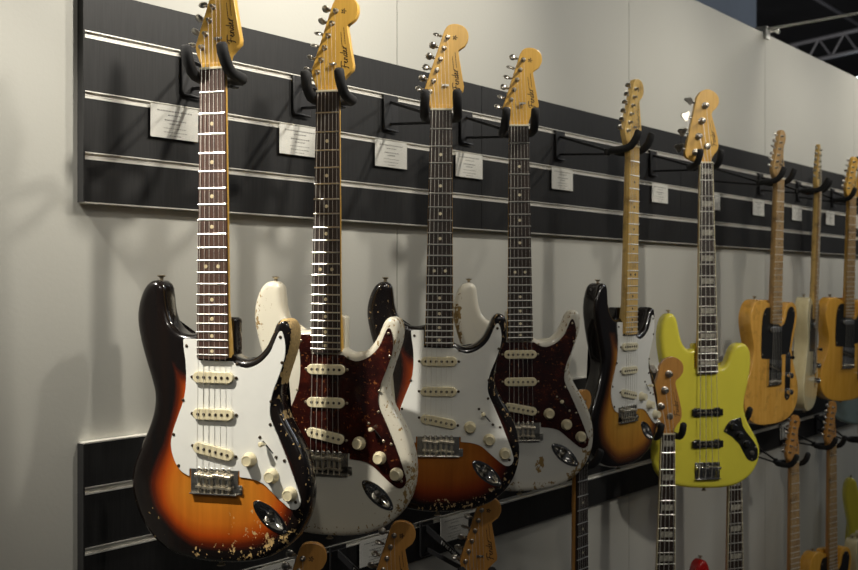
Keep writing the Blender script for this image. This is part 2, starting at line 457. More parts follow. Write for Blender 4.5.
    a = me.attributes.new('rim', 'FLOAT', 'POINT'); a.data.foreach_set('value', [max(0, min(1, (r - (14 * min(1, max(0, (z - 70) / 90)) + 17 * min(1, max(0, (-x - 40) / 50)) if kind == 'strat' else 0)) / 100)) for r, (x, z, d) in zip(rim, V)])
    a = me.attributes.new('wear', 'FLOAT', 'POINT'); a.data.foreach_set('value', W)
    me.polygons.foreach_set('use_smooth', [True] * len(me.polygons)); me.validate()
    import bmesh
    b = bmesh.new(); b.from_mesh(me); bmesh.ops.recalc_face_normals(b, faces=b.faces)
    for e in b.edges:
        if len(e.link_faces) == 2 and e.calc_face_angle(0) > R(35): e.smooth = False
    b.to_mesh(me); b.free()
    me.materials.append(MATS[m]); CACHE[key] = me; return me

def neck_mb(kind):
    S = SCALE[kind]; b0 = BOTTOM[kind]; zn = S + b0
    zend = {'strat': 188, 'jazz': 284, 'tele': 189}[kind] + b0
    hn, he = (21, 28) if kind != 'jazz' else (19, 31)
    m = MB(); st = 12; vs = []; fs = []; q = 14
    stations = []
    for i in range(st + 1):
        t = i / st; z = zn + 2 + (zend - zn - 2) * t; stations.append((z, hn + (he - hn) * t, 16 + 2.5 * t, .0))
    rows = []
    for z, w, t, _ in stations:
        heel = max(0, min(1, (zend + 70 - z) / 45))
        for k in range(q + 1):
            a = PI * k / q; ex = .8 - .6 * heel
            cx = math.copysign(abs(math.cos(a)) ** (ex), math.cos(a)); sx = abs(math.sin(a)) ** (ex)
            vs.append((w * cx, z, 4 - (t + 1) * sx))
    Q = q + 1
    for i in range(st):
        for k in range(q): fs.append((i * Q + k, i * Q + k + 1, (i + 1) * Q + k + 1, (i + 1) * Q + k))
        fs.append((i * Q + q, i * Q, (i + 1) * Q, (i + 1) * Q + q))
    fs.append(tuple(range(Q))); fs.append(tuple(st * Q + k for k in range(Q - 1, -1, -1)))
    m.add(vs, fs)
    head = {'strat': S_HEAD, 'jazz': J_HEAD, 'tele': T_HEAD}[kind]
    m.slab([(x, z + zn + 5) if z < 1 else (x, z + zn) for x, z in [(x, z) for x, z in head if z > -3]] , -13, 1, 1.2, 2)
    # the swoop between the nut and the head's face
    m.slab([(-hn, zn + 12), (-hn, zn - 1), (hn, zn - 1), (hn, zn + 12)], -12.6, 3.4, 1, 2)
    return m
def fb_mb(kind):
    S = SCALE[kind]; b0 = BOTTOM[kind]; zn = S + b0
    nf = 20 if kind == 'jazz' else 21
    zend = S * 2 ** (-nf / 12) + b0 - 7
    hn, he = (21, 28) if kind != 'jazz' else (19, 31)
    m = MB(); m.slab([(-hn, zn), (-he + 1, zend + 3), (-he + 6, zend), (he - 6, zend), (he - 1, zend + 3), (hn, zn)], 4, 10, .8, 2)
    return m
def half_w(kind, z):
    S = SCALE[kind]; hn, he = (21, 28) if kind != 'jazz' else (19, 31)
    z1 = {'strat': 188, 'jazz': 284, 'tele': 189}[kind]
    return hn + (he - hn) * (S - z) / (S - z1)

# script lettering of the head decal: strokes in mm, u along the line, v up
GLY = [[(0, 0), (2, 1), (4, 6), (6, 12)], [(0, 10), (3, 13), (8, 13.5), (14, 12.5)], [(2, 7), (6, 7.6), (9, 7)],
       [(10, 4), (13, 6), (12.6, 7.5), (11, 6.5), (10.5, 3), (12, 1.2), (15, 3)], [(15.5, 1), (16.5, 7)], [(16.3, 4), (18.5, 7), (20, 6), (20, 1), (21.5, 2)],
       [(26.5, 6), (24, 7), (22.4, 4), (23.4, 1), (26, 3)], [(29, 13), (27, 6), (26.5, 1), (28.5, 2)],
       [(29, 4), (32, 6), (31.6, 7.5), (30, 6.5), (29.5, 3), (31, 1.2), (34, 3)], [(34.6, 1), (35.6, 7)], [(35.3, 4), (37, 6.6), (39, 7)]]
def logo_mb(kind):
    m = MB(); ox, oz, tilt, k = {'strat': (37, 42, R(6), 1.05), 'jazz': (35, 50, R(9), 1.1), 'tele': (27, 36, R(4), .8)}[kind]
    up = Vector((-math.sin(tilt), math.cos(tilt))); left = Vector((-math.cos(tilt), -math.sin(tilt)))
    for st in GLY:
        m.ribbon([tuple(Vector((ox, oz)) + up * u * k + left * v * k) for u, v in st], 1.5, 0, .15)
    # the two tiny lines of type beyond the word
    rnd = random.Random(3)
    for off, u0, u1 in ((3, 44, 74), (9, 40, 66)) if kind != 'tele' else ((2, 34, 52),):
        u = u0
        while u < u1:
            w = rnd.uniform(2, 5); m.ribbon([tuple(Vector((ox, oz)) + up * u + left * (off)), tuple(Vector((ox, oz)) + up * min(u + w, u1) + left * off)], 1.0, 0, .12); u += w + 1.2
    return m
def seal_mb():
    m = MB()
    if 1:
        for q in range(5):
            a = q * 1.3; m.ribbon([(26 + 5 * math.cos(a), 144 + 5 * math.sin(a)), (26 + 2 * math.cos(a + 2), 144 + 2 * math.sin(a + 2)), (26 + 4.5 * math.cos(a + .9), 144 + 4.5 * math.sin(a + .9))], .9, 0, .12)
    return m
DET = {}
def tuner_post():
    return MB().lathe([(5, 0), (5, 1), (4, 1.6), (3.1, 1.8), (3.1, 5), (2.3, 6), (2.3, 7.5), (3, 8.4), (2.6, 9.2)], seg=12)
def tuner_btn():   # along -x
    m = MB(); m.tube([(0, 0, 0), (-16, 0, 0)], 1.7, 8); m.tube([(-13, 0, 0), (-15.5, 0, 0), (-17, 0, 0)], 3, 10, rr=[2.2, 3.4, 2.2])
    m.ball((-23.5, 0, 0), 7.6, 1.0, .95, .42); return m
def bass_post():
    return MB().lathe([(10, 0), (10, 1.2), (8.4, 2), (7.2, 2.2), (7, 4), (5.6, 5.5), (5.6, 9), (7, 11), (7, 12.5), (5.8, 13.4), (3, 13.4), (2.4, 11)], seg=18)
def bass_btn():
    m = MB(); m.tube([(0, 0, 0), (-30, 0, 0)], 2.2, 8); m.tube([(-24, 0, 0), (-28, 0, 0), (-34, 0, 0), (-38, 0, 0)], 3, 10, rr=[2.4, 4.4, 3, 2.4])
    p = []
    for i in range(36):
        a = 2 * PI * i / 36; r = 12.5 + 3.2 * math.cos(3 * a + PI)
        p.append((-47 + r * math.cos(a) * .95, r * math.sin(a) * 1.12))
    m.slab(p, -1.5, 1.5, 1, 2); return m
def knob_strat():
    return MB().lathe([(12.2, 0), (12.2, 1.6), (11.6, 2.6), (9.8, 5.2), (9.2, 13), (8.2, 14.2), (7.2, 14.2), (6.8, 13.6)], seg=36, flute=.04)
def knob_metal():
    return MB().lathe([(9.6, 0), (9.6, .8), (9.4, 1), (9.4, 15), (8.4, 16.6), (5, 17.4), (2, 17.6)], seg=36, flute=.03)
def knob_black():
    return MB().lathe([(12.5, 0), (12.5, 1.8), (11.5, 3), (9.6, 4), (9, 14), (7.6, 15.4)], seg=30, flute=.05)
def screw_mb(): return MB().lathe([(2.7, 0), (2.6, .8), (1.9, 1.4), (.8, 1.6)], seg=10)
def pole_mb(): return MB().lathe([(2.5, -1), (2.5, .8), (2.2, 1.1)], seg=12)
def pickup_mb(): return MB().slab(stadium(71, 18.5, 8), 2, 8.2, 1.4, 3)
def jpick_mb():
    m = MB(); m.slab(rrect(-46, 46, -9.5, 9.5, 2), 0, 9, 1.2, 2)
    for sx in (-1, 1):
        m.slab(rrect(min(sx * 20, sx * 40), max(sx * 20, sx * 40), -13, 13, 4), 0, 4, .8, 2)
    return m
def strap_btn(): 
    return MB().lathe([(4, 0), (3.2, 1), (3.2, 6), (6.8, 8.4), (7, 9.6), (3, 10.4), (1, 10)], seg=16)
def saddle_mb():
    m = MB(); m.slab(rrect(-2.4, 2.4, -19, 0, .6), 1.9, 2.8, .3, 1); m.tube([(-4.8, 0, 7.4), (4.8, 0, 7.4)], 2.9, 10); m.box(-4.8, 4.8, -2, 2, 2, 7); m.box(-4.8, 4.8, -21, -18, 1.8, 8)
    for sx in (-3, 3): m.tube([(sx, -2.5, 1.5), (sx, -2.5, 10)], 1.3, 8)
    m.tube([(0, -21, 4.5), (0, -29, 4.5)], 1.5, 8); return m
def bridge_mb():
    m = MB(); m.slab(rrect(-41.5, 41.5, -29, 13, 3.5), .1, 1.9, .6, 2); m.slab(rrect(-41.5, 49, -31, -15, 2.5), .1, 1.9, .6, 2)
    m.slab(rrect(-41.5, 41.5, -31.5, -29, 1), .1, 8, .6, 2)
    for i in range(6): m.lathe([(3.4, 1.6), (3.2, 2.8), (2, 3.8), (.6, 4)], (-26.2 + i * 10.5, 8), 12)
    m.tube([(45, -23, 1), (45, -23, 5)], 3, 10); return m
def jbridge_mb():
    m = MB(); m.slab(rrect(-38, 38, -33, 14, 2.5), .1, 2.4, .7, 2); m.slab(rrect(-38, 38, -34, -31, 1), .1, 12, .6, 2)
    for x in (-30, -15, 0, 15, 30): m.lathe([(3.2, 2.2), (3, 3.4), (1, 4.2)], (x, 10), 10)
    return m
def jsaddle_mb():
    m = MB(); m.tube([(-8.5, 0, 10), (8.5, 0, 10)], 4.2, 12)
    for sx in (-6, 6): m.tube([(sx, 0, 2), (sx, 0, 15.5)], 1.4, 8)
    m.tube([(0, 0, 8), (0, -32, 8)], 1.5, 8); return m
def tbridge_mb():
    m = MB(); m.slab(rrect(-38.5, 38.5, -9, 76, 1.5), .1, 1.6, .5, 2)
    m.box(-38.5, -36.9, -9, 76, .1, 8.5); m.box(36.9, 38.5, -9, 76, .1, 8.5); m.box(-38.5, 38.5, -10.6, -9, .1, 8.5)
    return m
def cup_mb():
    m = MB(); n = 36
    def ring(a, b, cx, d): return [(cx + a * math.cos(2 * PI * i / n), b * math.sin(2 * PI * i / n), d(cx + a * math.cos(2 * PI * i / n)) if callable(d) else d) for i in range(n)]
    def lens(a, b, d):
        return [(a * math.cos(2 * PI * i / n), b * math.sin(2 * PI * i / n) * (1 - .18 * abs(math.cos(2 * PI * i / n)) ** 2), d) for i in range(n)]
    slope = lambda x: -2.0 - 12 * max(0, min(1, (x + 22) / 30)) * (1 if x < 12 else 1)
    rs = [lens(37, 15.5, .1), lens(36.4, 15, 1.3), lens(28, 11.2, 1.4), ring(25.5, 9.4, 0, -1.2), ring(19, 7.4, 1, lambda x: -6 - 5 * (-x + 14) / 34), ring(12, 5, 0, lambda x: -8.5 - 5 * (-x + 14) / 34), ring(4, 2, 0, lambda x: -9.5)]
    vs = [p for r in rs for p in r]; fs = []
    for k in range(len(rs) - 1):
        for i in range(n):
            j = (i + 1) % n; fs.append((k * n + i, k * n + j, (k + 1) * n + j, (k + 1) * n + i))
    fs.append(tuple((len(rs) - 1) * n + i for i in range(n)))
    m.add(vs, fs)
    for x in (-32.5, 32.5): m.lathe([(2.6, 1.2), (2.4, 2), (1, 2.6)], (x, 0), 10)
    return m
def socket_mb():
    m = MB(); m.tube([(-5, 0, -12), (-1, 0, -5.5)], 5.4, 12); m.tube([(-2.5, 0, -8), (.2, 0, -3.6)], 4, 12); return m
def ctrl_tele_mb(): return MB().slab(stadium(160, 33, 8, PI / 2), .1, 1.8, .5, 2)

def poly_tube_string(x0, x1, xp, kind, z0, z1, zp, r, b0):
    """from behind the saddle over the nut to the tuning post"""
    tail = {'strat': -21, 'jazz': -32, 'tele': -9}[kind]
    td = {'strat': 7, 'jazz': 8, 'tele': 5}[kind]; sd = {'strat': 10.8, 'jazz': 14.6, 'tele': 12}[kind]
    pts = [(x0, tail + b0, td), (x0, 0 + b0, sd), (x1, z1 + b0, 12.0), (xp, zp + b0, 6.5 if kind != 'jazz' else 8)]
    return MB().tube(pts, r, 6)

def guitar(kind, P, yaw, label, group, finish_m, neck_m, board_m, guard_m=None, inlay='dot_clay', wear=None, pitch=0, roll=0, seed=1, tuner_m='nickel', head_logo=True, plastic='aged_cream', rough_btn='nickel', metal='bridge_steel', name=None, guard_screws='dark_screw', jack=True, blocks=False):
    rnd = random.Random(seed)
    S = SCALE[kind]; b0 = BOTTOM[kind]; L = (S + b0) * .001
    Rm = Euler((0, 0, -R(yaw))).to_matrix().to_4x4() @ Matrix.Rotation(R(pitch), 4, 'X') @ Matrix.Rotation(R(roll), 4, 'Y')
    M = Matrix.Translation(Vector(P)) @ Rm @ Matrix.Translation((0, 0.0, -L))
    root = empty(name or ('bass_guitar' if kind == 'jazz' else 'electric_guitar'), M)
    tag(root, label, 'bass guitar' if kind == 'jazz' else 'guitar', group)
    zz = lambda z: z + b0
    body = put('body', body_mesh(kind, finish_m, wear), root)
    neck = put('neck', cached(('neck', kind), neck_m, lambda: neck_mb(kind)), root)
    if head_logo: put('head_decal', cached(('logo', kind), 'ink', lambda: logo_mb(kind)), neck, (0, zz(S), 1.02))
    if head_logo and kind == 'strat': put('round_decal', cached('seal', 'ink', seal_mb), neck, (0, zz(S), 1.02))
    fb = put('fretboard', cached(('board', kind), board_m, lambda: fb_mb(kind)), root)
    nf = 20 if kind == 'jazz' else 21
    fm = cached('fret', 'fret_wire', lambda: MB().tube([(-1, 0, 0), (1, 0, 0)], 1.35, 8))
    for i in range(1, nf + 1):
        z = S * 2 ** (-i / 12); w = half_w(kind, z) - .2
        f = put('fret', fm, fb, (0, zz(z), 10), scale=(w, 1, 1))
    dm = cached('inlay_dot', inlay, lambda: MB().lathe([(3.2, 0), (3.2, .25), (3, .3)], seg=14))
    for fr in ((1,) if kind == 'jazz' and blocks else ()) + (3, 5, 7, 9, 12, 15, 17, 19) + ((21,) if kind != 'jazz' else ()):
        z = S * (2 ** (-(fr - 1) / 12) + 2 ** (-fr / 12)) / 2
        if blocks:
            h = S * (2 ** (-(fr - 1) / 12) - 2 ** (-fr / 12)); w = half_w(kind, z)
            put('inlay_block', cached(('blk', fr), 'pearl', lambda: MB().box(-w * .72, w * .72, -min(8, h * .3), min(8, h * .3), -1, .25)), fb, (0, zz(z), 10))
        else:
            for x in ((-11, 11) if fr == 12 else (0,)): put('inlay_dot', dm, fb, (x, zz(z), 10))
    if kind == 'jazz' and blocks:
        for sx in (-1, 1):
            zend = S * 2 ** (-nf / 12) - 5
            put('binding', cached(('bind', sx), 'binding', lambda: MB().slab([(sx * 19.6, S + b0), (sx * 31, zend + b0), (sx * 29.2, zend + b0), (sx * 18, S + b0)], 4.2, 10.3, .2, 1)), fb)
    hn = half_w(kind, S)
    put('nut', cached(('nut', kind), 'bone', lambda: MB().slab(rrect(-hn, hn, 0, 3.6, .6), 2, 12, .5, 2)), root, (0, zz(S), 0))
    # machine heads
    if kind == 'jazz':
        posts = [(-29, 31), (-19.5, 76), (-9.5, 120), (1, 164)]; dirv = (-.955, .30)
    elif kind == 'strat':
        posts = [(-22, 38), (-15.4, 59), (-8.7, 80.5), (-2, 102), (4.8, 123.5), (11.6, 145)]; dirv = (-.954, .30)
    else:
        posts = [(-21, 36), (-15, 56.5), (-9, 77), (-3, 97.5), (3, 118), (9, 138.5)]; dirv = (-.96, .28)
    ns = len(posts); ang = math.atan2(-dirv[1], -dirv[0])
    for i, (x, z) in enumerate(posts):
        pm = cached('bass_tuner' if kind == 'jazz' else 'tuner', tuner_m, bass_post if kind == 'jazz' else tuner_post)
        t = put('tuner', pm, root, (x, zz(S + z), 1))
        bm_ = cached('bass_button' if kind == 'jazz' else 'tuner_button', rough_btn, bass_btn if kind == 'jazz' else tuner_btn)
        off = 12 if kind != 'jazz' else 20
        b = put('tuner_button', bm_, t, (dirv[0] * (0), dirv[1] * 0, -8))
        b.rotation_euler = (Matrix.Rotation(-ang, 3, 'Y') @ Matrix.Rotation(rnd.uniform(-1.3, 1.3), 3, 'X')).to_euler()
    tree = (8, 50) if kind != 'jazz' else (7, 49)
    put('string_tree', cached(('tree', kind), 'nickel', (lambda: MB().box(-7, 7, -2, 2, 3, 4.4).lathe([(2.4, 0), (2.4, 5), (1.4, 6)], seg=10)) if kind != 'jazz' else (lambda: MB().lathe([(9.5, 0), (9.5, 2), (7, 4.5), (3, 5)], seg=16))), root, (tree[0], zz(S + tree[1]), 1))
    # strings
    if kind == 'jazz': sx0 = [-28.5, -9.5, 9.5, 28.5]; sx1 = [-14, -4.7, 4.7, 14]; rr = [1.1, .95, .8, .6]
    else: sx0 = [-26.2 + i * 10.5 for i in range(6)]; sx1 = [-17 + i * 6.8 for i in range(6)]; rr = [.52, .46, .40, .30, .26, .24]
    for i in range(ns):
        x1 = sx1[i]
        put('string', cached(('string', kind, i), 'steel_string', lambda: poly_tube_string(sx0[i], sx1[i], posts[i][0], kind, 0, S, S + posts[i][1], rr[i], b0)), root)
    # hardware
    scr = lambda x, z, d, par, mm='dark_screw': put('screw', cached('screw', mm, screw_mb), par, (x, z, d))
    if kind == 'strat':
        g = put('pickguard', cached(('guard', 'strat'), guard_m, lambda: MB().slab([(x, z + b0) for x, z in S_GUARD], .1, 2.2, .5, 2)), root)
        for x, z in ((-49, 206), (-55, 118), (-72, 62), (-63, 12), (40, 181 - 3), (114, 222), (117, 182), (98, 120), (97, 84), (121, 28), (140, -36)):
            scr(x, zz(z), 2.2, g, guard_screws)
        for z, a in ((156, 0), (97, 0), (38, -11)):
            p = put('pickup', cached('pickup', plastic, pickup_mb), root, (0, zz(z), 0), rot=(0, R(-a), 0))
            for i in range(6): put('pole_piece', cached('pole', 'dark_screw', pole_mb), p, (-26 + 10.4 * i, 0, 8))
            for x in (-38.8, 38.8): put('screw', cached('screw', guard_screws, screw_mb), p, (x, 0, 2.6))
        for x, z in ((62, 27), (100, 3), (131, -24)):
            put('knob', cached('strat_knob', plastic, knob_strat), root, (x, zz(z), 2.2), rot=(0, rnd.uniform(0, 3), 0))
        a = math.atan2(-31, 28)
        sl = put('selector_switch', cached('slot', 'hole_black', lambda: MB().slab([(x * 1, z) for x, z in stadium(26, 2.2, 4, a)], 0, .25, .1, 1)), root, (93, zz(48), 2.2))
        for k in (-1, 1): put('screw', cached('screw', guard_screws, screw_mb), sl, (k * 20.5 * math.cos(a), k * 20.5 * math.sin(a), 0))
        u = -6
        put('switch_tip', cached('tip', plastic, lambda: MB().tube([(0, 0, 0), (-.6, .8, 6)], 1.1, 6).tube([(-.6, .8, 6), (-1, 1.4, 10), (-1.6, 2, 17), (-1.8, 2.2, 18.5)], 3, 12, rr=[2.4, 3.6, 4.2, 2.6])), sl, (u * math.cos(a), u * math.sin(a), 0))
        br = put('bridge', cached('bridge', metal, bridge_mb), root, (0, zz(0), 0))
        for i in range(6): put('saddle', cached('saddle', 'worn_steel', saddle_mb), br, (-26.2 + i * 10.5, -1.2 * (i % 3), 0))
        jp = put('jack_plate', cached('jack', 'chrome', cup_mb), root, (JACK_C[0], zz(JACK_C[1]), 0), rot=(0, R(-JACK_A), 0))
        put('jack_socket', cached('socket', 'nickel', socket_mb), jp)
        hz, hx = 311, -108
    elif kind == 'jazz':
        for z in (156, 66):
            p = put('pickup', cached('jpickup', 'black_plastic', jpick_mb), root, (0, zz(z), 0))
            for i in range(4):
                for dx in (-4, 4): put('pole_piece', cached('pole', 'screw', pole_mb), p, (sx0[i] * (.96 if z < 100 else .9) + dx, 0, 9))
        cp = put('control_plate', cached('jplate', 'black_guard', lambda: MB().slab([(x, z + b0) for x, z in J_PLATE], .1, 1.8, .5, 2)), root)
        for x, z in ((58, 103), (98, 131), (148, 52), (136, 18), (70, 122)): scr(x, zz(z), 1.8, cp, 'screw')
        for x, z in ((77, 113), (97, 88), (118, 62)): put('knob', cached('bass_knob', 'black_plastic', knob_black), root, (x, zz(z), 1.8))
        put('jack_socket', cached('jsocket', 'nickel', lambda: MB().lathe([(7, 0), (7, 2.5), (4.6, 3), (4.4, 6), (2.8, 6)], seg=12)), cp, (136, zz(36), 1.8))
        br = put('bridge', cached('jbridge', metal, jbridge_mb), root, (0, zz(0), 0))
        for i in range(4): put('saddle', cached('jsaddle', metal, jsaddle_mb), br, (sx0[i] * .98, -2 * (i % 2), 0))
        hz, hx = 438, -104
    else:
        g = put('pickguard', cached(('guard', 'tele'), guard_m, lambda: MB().slab([(x, z + b0) for x, z in T_GUARD], .1, 1.9, .4, 2)), root)
        for x, z in ((-60, 218), (-68, 90), (110, 226), (96, 104), (44, 182)): scr(x, zz(z), 1.9, g, 'screw')
        put('neck_pickup', cached('tneck', 'chrome', lambda: MB().slab(stadium(66, 19, 8), 0, 7, 2, 3)), root, (0, zz(168), 1.5))
        br = put('bridge', cached('tbridge', 'chrome', tbridge_mb), root, (0, zz(0), 0))
        p = put('bridge_pickup', cached('tpick', 'black_plastic', lambda: MB().slab(stadium(70, 21, 8, R(-16)), .5, 6, 1, 2)), br, (0, 44, 0))
        for i in range(6): put('pole_piece', cached('pole', 'screw', pole_mb), p, (-26 + 10.4 * i, -(-26 + 10.4 * i) * math.tan(R(16)), 6))
        for i in range(3): put('saddle', cached('tsaddle', 'screw', lambda: MB().tube([(-11, 0, 8.4), (11, 0, 8.4)], 3.4, 10).tube([(0, 0, 7), (0, -10, 7)], 1.4, 6)), br, (-23 + 23 * i, 2 * (i % 2), 0))
        cp = put('control_plate', cached('tplate', 'chrome', ctrl_tele_mb), root, (88, zz(15), 0))
        for z in (72, -72): scr(0, z, 1.8, cp, 'screw')
        for z in (4, -50): put('knob', cached('tknob', 'chrome', knob_metal), root, (88, zz(z + 12), 1.8))
        put('selector_switch', cached('tswitch', 'black_plastic', lambda: MB().box(-1.2, 1.2, -20, 20, 0, .3).tube([(0, 6, 0), (0, 7, 9)], 1.4, 6).tube([(0, 7, 8), (0, 7, 12), (0, 7, 20)], 4, 12, rr=[3, 5.2, 5.2])), root, (88, zz(68), 1.8))
        hz, hx = 265, -84
    sbm = cached('strap', 'screw', strap_btn)
    put('strap_button', sbm, root, (hx, zz(hz - .5), -22), rot=(R(-90), 0, 0))
    put('strap_button', sbm, root, (0, .5, -22), rot=(R(90), 0, 0))
    return root, Rm

# ------------------------------------------------------------------ hangers
def yoke_pts(sx, w=33):
    return [(0, -6, -56), (sx * 12, -7, -53), (sx * 25, -8, -46), (sx * w, -8, -34), (sx * (w + 1), -8, -14), (sx * (w + 1), -7, 4), (sx * w, -2, 17), (sx * w, 8, 27), (sx * (w - 1), 20, 34), (sx * (w - 1), 31, 38), (sx * (w - 1), 34, 39.5)]
def hanger(P, yaw, bx, gz, label, logo=False, w=32):
    P = Vector(P)
    root = empty('guitar_hanger', Matrix.Translation((bx, -.019, gz)))
    tag(root, label, 'guitar hanger', 'black hangers hooked into the slatted boards')
    Ry = Euler((0, 0, -R(yaw))).to_matrix()
    J = P + Ry @ Vector((0, .070, -.006))
    Jl = J - Vector((bx, -.019, gz))
    def L(v): return (v.x * 1000, v.z * 1000, -v.y * 1000)
    m = MB().slab(rrect(-24, 24, -74, -4, 4), 1, 3, .6, 1)
    m.box(-24, 24, -5, 3, -3, 2)
    br = put('bracket', m.mesh('bracket', 'black_metal'), root)
    m = MB().tube([(-25, 2, 5), (-25, -10, 6), (-25, -66, 6), (-22, -73, 6), (20, -75, 6)], 2.0, 8)
    put('wire_loop', m.mesh('wire_loop', 'black_metal'), br)
    j = L(Jl)
    for k, z in enumerate((-12, -60)):
        a = Vector((0, z, 3)); e = Vector((j[0], j[1] + (5 if k == 0 else -5), j[2] - 2))
        dirv = (e - a); n = 6
        m = MB(); hgt = (7.5 if k == 0 else 5) if logo else (3.2 if k == 0 else 2.8)
        # flat bar
        sdir = Vector((dirv.z, 0, -dirv.x)).normalized() * 2.0; up = Vector((0, hgt, 0))
        q = [a - sdir - up, a + sdir - up, a + sdir + up, a - sdir + up]; q2 = [x + dirv for x in q]
        m.add([tuple(x) for x in q + q2], [(0, 1, 2, 3), (7, 6, 5, 4), (0, 4, 5, 1), (1, 5, 6, 2), (2, 6, 7, 3), (3, 7, 4, 0)], False)
        arm = put('arm', m.mesh('arm', 'black_metal'), root)
        if k == 0 and logo:
            m = MB(); rnd = random.Random(5); t0 = .34; face = -sdir.normalized() * 2.2
            def pt(t, v): x = a + dirv * t + face + Vector((0, v, 0)); return x
            tt = t0
            for gi in range(9):
                wdt = .036
                for (u0, v0, u1, v1) in [(0, -4, .3, 4), (.3, 4, .9, 3.4 - gi % 3), (.0, -.4 + gi % 2, .8, .2), (.75, -4, 1.0, 2)][:2 + (gi * 7) % 3]:
                    A = pt(tt + u0 * wdt, v0); Bp = pt(tt + u1 * wdt, v1); tn = (Bp - A).normalized(); nn = tn.cross(face.normalized()) * 1.0
                    q = [A - nn, A + nn, Bp + nn, Bp - nn]; q2 = [x + face * .12 for x in q]
                    m.add([tuple(x) for x in q + q2], [(0, 1, 2, 3), (7, 6, 5, 4), (0, 4, 5, 1), (1, 5, 6, 2), (2, 6, 7, 3), (3, 7, 4, 0)], False)
                tt += wdt * 1.25
            put('maker_lettering', m.mesh('lettering', 'white_print'), arm)
    m = MB().lathe([(6, -9), (8, -8), (8, 8), (6, 9)], seg=14)
    jo = put('joint', m.mesh('joint', 'black_metal'), root, j, rot=(R(90), 0, 0))
    # turned yoke
    yk = put('yoke', cached(('yoke', w), 'black_metal', lambda: MB().tube([(0, -6, -72), (0, -6, -54)], 5, 10).tube([(-14, -7, -54), (14, -7, -54)], 5.5, 10)), root)
    yk.location = tuple(P - root.location); yk.rotation_euler = (0, 0, -R(yaw))
    for sx in (-1, 1):
        sp = [Vector(p) for p in yoke_pts(sx, w)]
        put('padded_prong', cached(('prong', sx, w), 'black_foam', lambda: MB().tube([tuple(p) for p in sp], 8, 14, rr=[6, 7, 8.6, 9, 9, 9, 9.2, 9.4, 9.4, 9, 6.5])), yk)
    for o in (yk,): pass
    return root

# ------------------------------------------------------------------ price cards
def card(x0, x1, zt, label, h=.058, seed=0):
    w = (x1 - x0) * 1000; H = h * 1000
    x0 -= .014; x1 -= .014; zt += .004
    root = empty('price_sign', Matrix.Translation(((x0 + x1) / 2, -.021, zt)))
    tag(root, label, 'price sign', 'white price cards clipped to the slatted boards')
    put('paper', cached(('paper', round(w)), 'paper', lambda: MB().box(-w / 2, w / 2, -H, 0, 2.2, 2.6)), root)
    def holder():
        return MB().box(-w / 2 - 1, w / 2 + 1, -H - 2, 3, 3.2, 4.4).box(-w / 2 + 8, w / 2 - 8, 1, 3, -3, 3.2).box(-w / 2 - 1, w / 2 + 1, -H - 2, -H - .4, 1, 3.2)
    put('acrylic_holder', cached(('holder', round(w)), 'clear_acrylic', holder), root)
    rnd = random.Random(seed); m = MB()
    for z, frac, hh in ((-10, .72, 2.6), (-17, .28, 2.2), (-26, .42, 2.6), (-32, .22, 2.6), (-40, .46, 1.6), (-47, .44, 1.6), (-53, .22, 1.6)):
        x = -w * frac / 2
        while x < w * frac / 2:
            l = rnd.uniform(1.2, 4.5); 
            q = x
            while q < x + l:
                m.box(q, q + .9, z - hh / 2, z + hh / 2 * rnd.uniform(.4, 1), 2.6, 2.75); q += 1.25
            x = q + 1.6
    put('printed_lines', m.mesh('print', 'print_ink'), root)
    return root

# ------------------------------------------------------------------ the setting
def wbox(m, x0, x1, y0, y1, z0, z1):
    m.box(x0 * 1000, x1 * 1000, z0 * 1000, z1 * 1000, -y1 * 1000, -y0 * 1000)
def struct(name, m, mat):
    o = put(name, m.mesh(name, mat)); tag(o, kind='structure'); return o
WT = EYE + .962
seams = [-2.44, -1.41, -.38, .63, 1.628, 2.662, 3.694, 4.72, 5.75, 6.78, 7.81, 8.84, 9.87]
m = MB()
for a, b in zip(seams, seams[1:]): wbox(m, a + .001, b - .001, 0, .04, 0, WT)
struct('wall_back', m, 'wall_paint')
m = MB(); wbox(m, seams[0], seams[-1], .012, .05, .001, WT - .004); struct('trim_1', m, 'hall_black')
m = MB(); wbox(m, -6, 16, -8, 14, -.05, 0); struct('floor', m, 'floor_carpet')
m = MB(); wbox(m, -6, 30, -8, 30, 7.0, 7.1); struct('ceiling', m, 'hall_black')

PX = [.853, 1.9135, 2.965, 4.0165, 5.068, 6.12]
def slat_panel(x0, x1, zt, grooves, zb, label):
    root = empty('slatwall_panel', Matrix.Translation(((x0 + x1) / 2, 0, zb)))
    tag(root, label, 'slatted display board', 'black slatted display boards on the wall')
    hw = (x1 - x0) * 500 - .8; g = .0062
    edges = [zt] + [v for q in grooves for v in (q + g, q - g)] + [zb]
    for i in range(0, len(edges), 2):
        a, b = edges[i], edges[i + 1]
        m = MB(); m.box(-hw, hw, (b - zb) * 1000, (a - zb) * 1000, .5, 18); put('board', m.mesh('board', 'black_slat'), root)
    if x0 == PX[0]:
        put('end_cap', MB().box(-hw - 3, -hw, -1, (zt - zb) * 1000 + 1, .5, 19.2).mesh('end_cap', 'black_slat'), root)
    for q in grooves:
        z = (q - zb) * 1000; gg = g * 1000
        m = MB(); m.box(-hw, hw, z - gg, z + gg, .5, 13.5); m.box(-hw, hw, z + gg - 1.8, z + gg, 13.5, 18.8); m.box(-hw, hw, z - gg, z - gg + 2.2, 13.5, 18.8)
        m.box(-hw, hw, z - 1.0, z + .2, 13.5, 14.6)
        put('groove_rail', m.mesh('rail', 'aluminium'), root)
    return root
ZU = EYE + .489; GU = [EYE + .414, EYE + .3145, EYE + .2135]; ZUB = EYE + .138
ZL = EYE - .263; GL = [EYE - .340, EYE - .440, EYE - .546]; ZLB = EYE - .627
nth = ['leftmost', 'second from the left', 'third from the left', 'fourth from the left', 'rightmost']
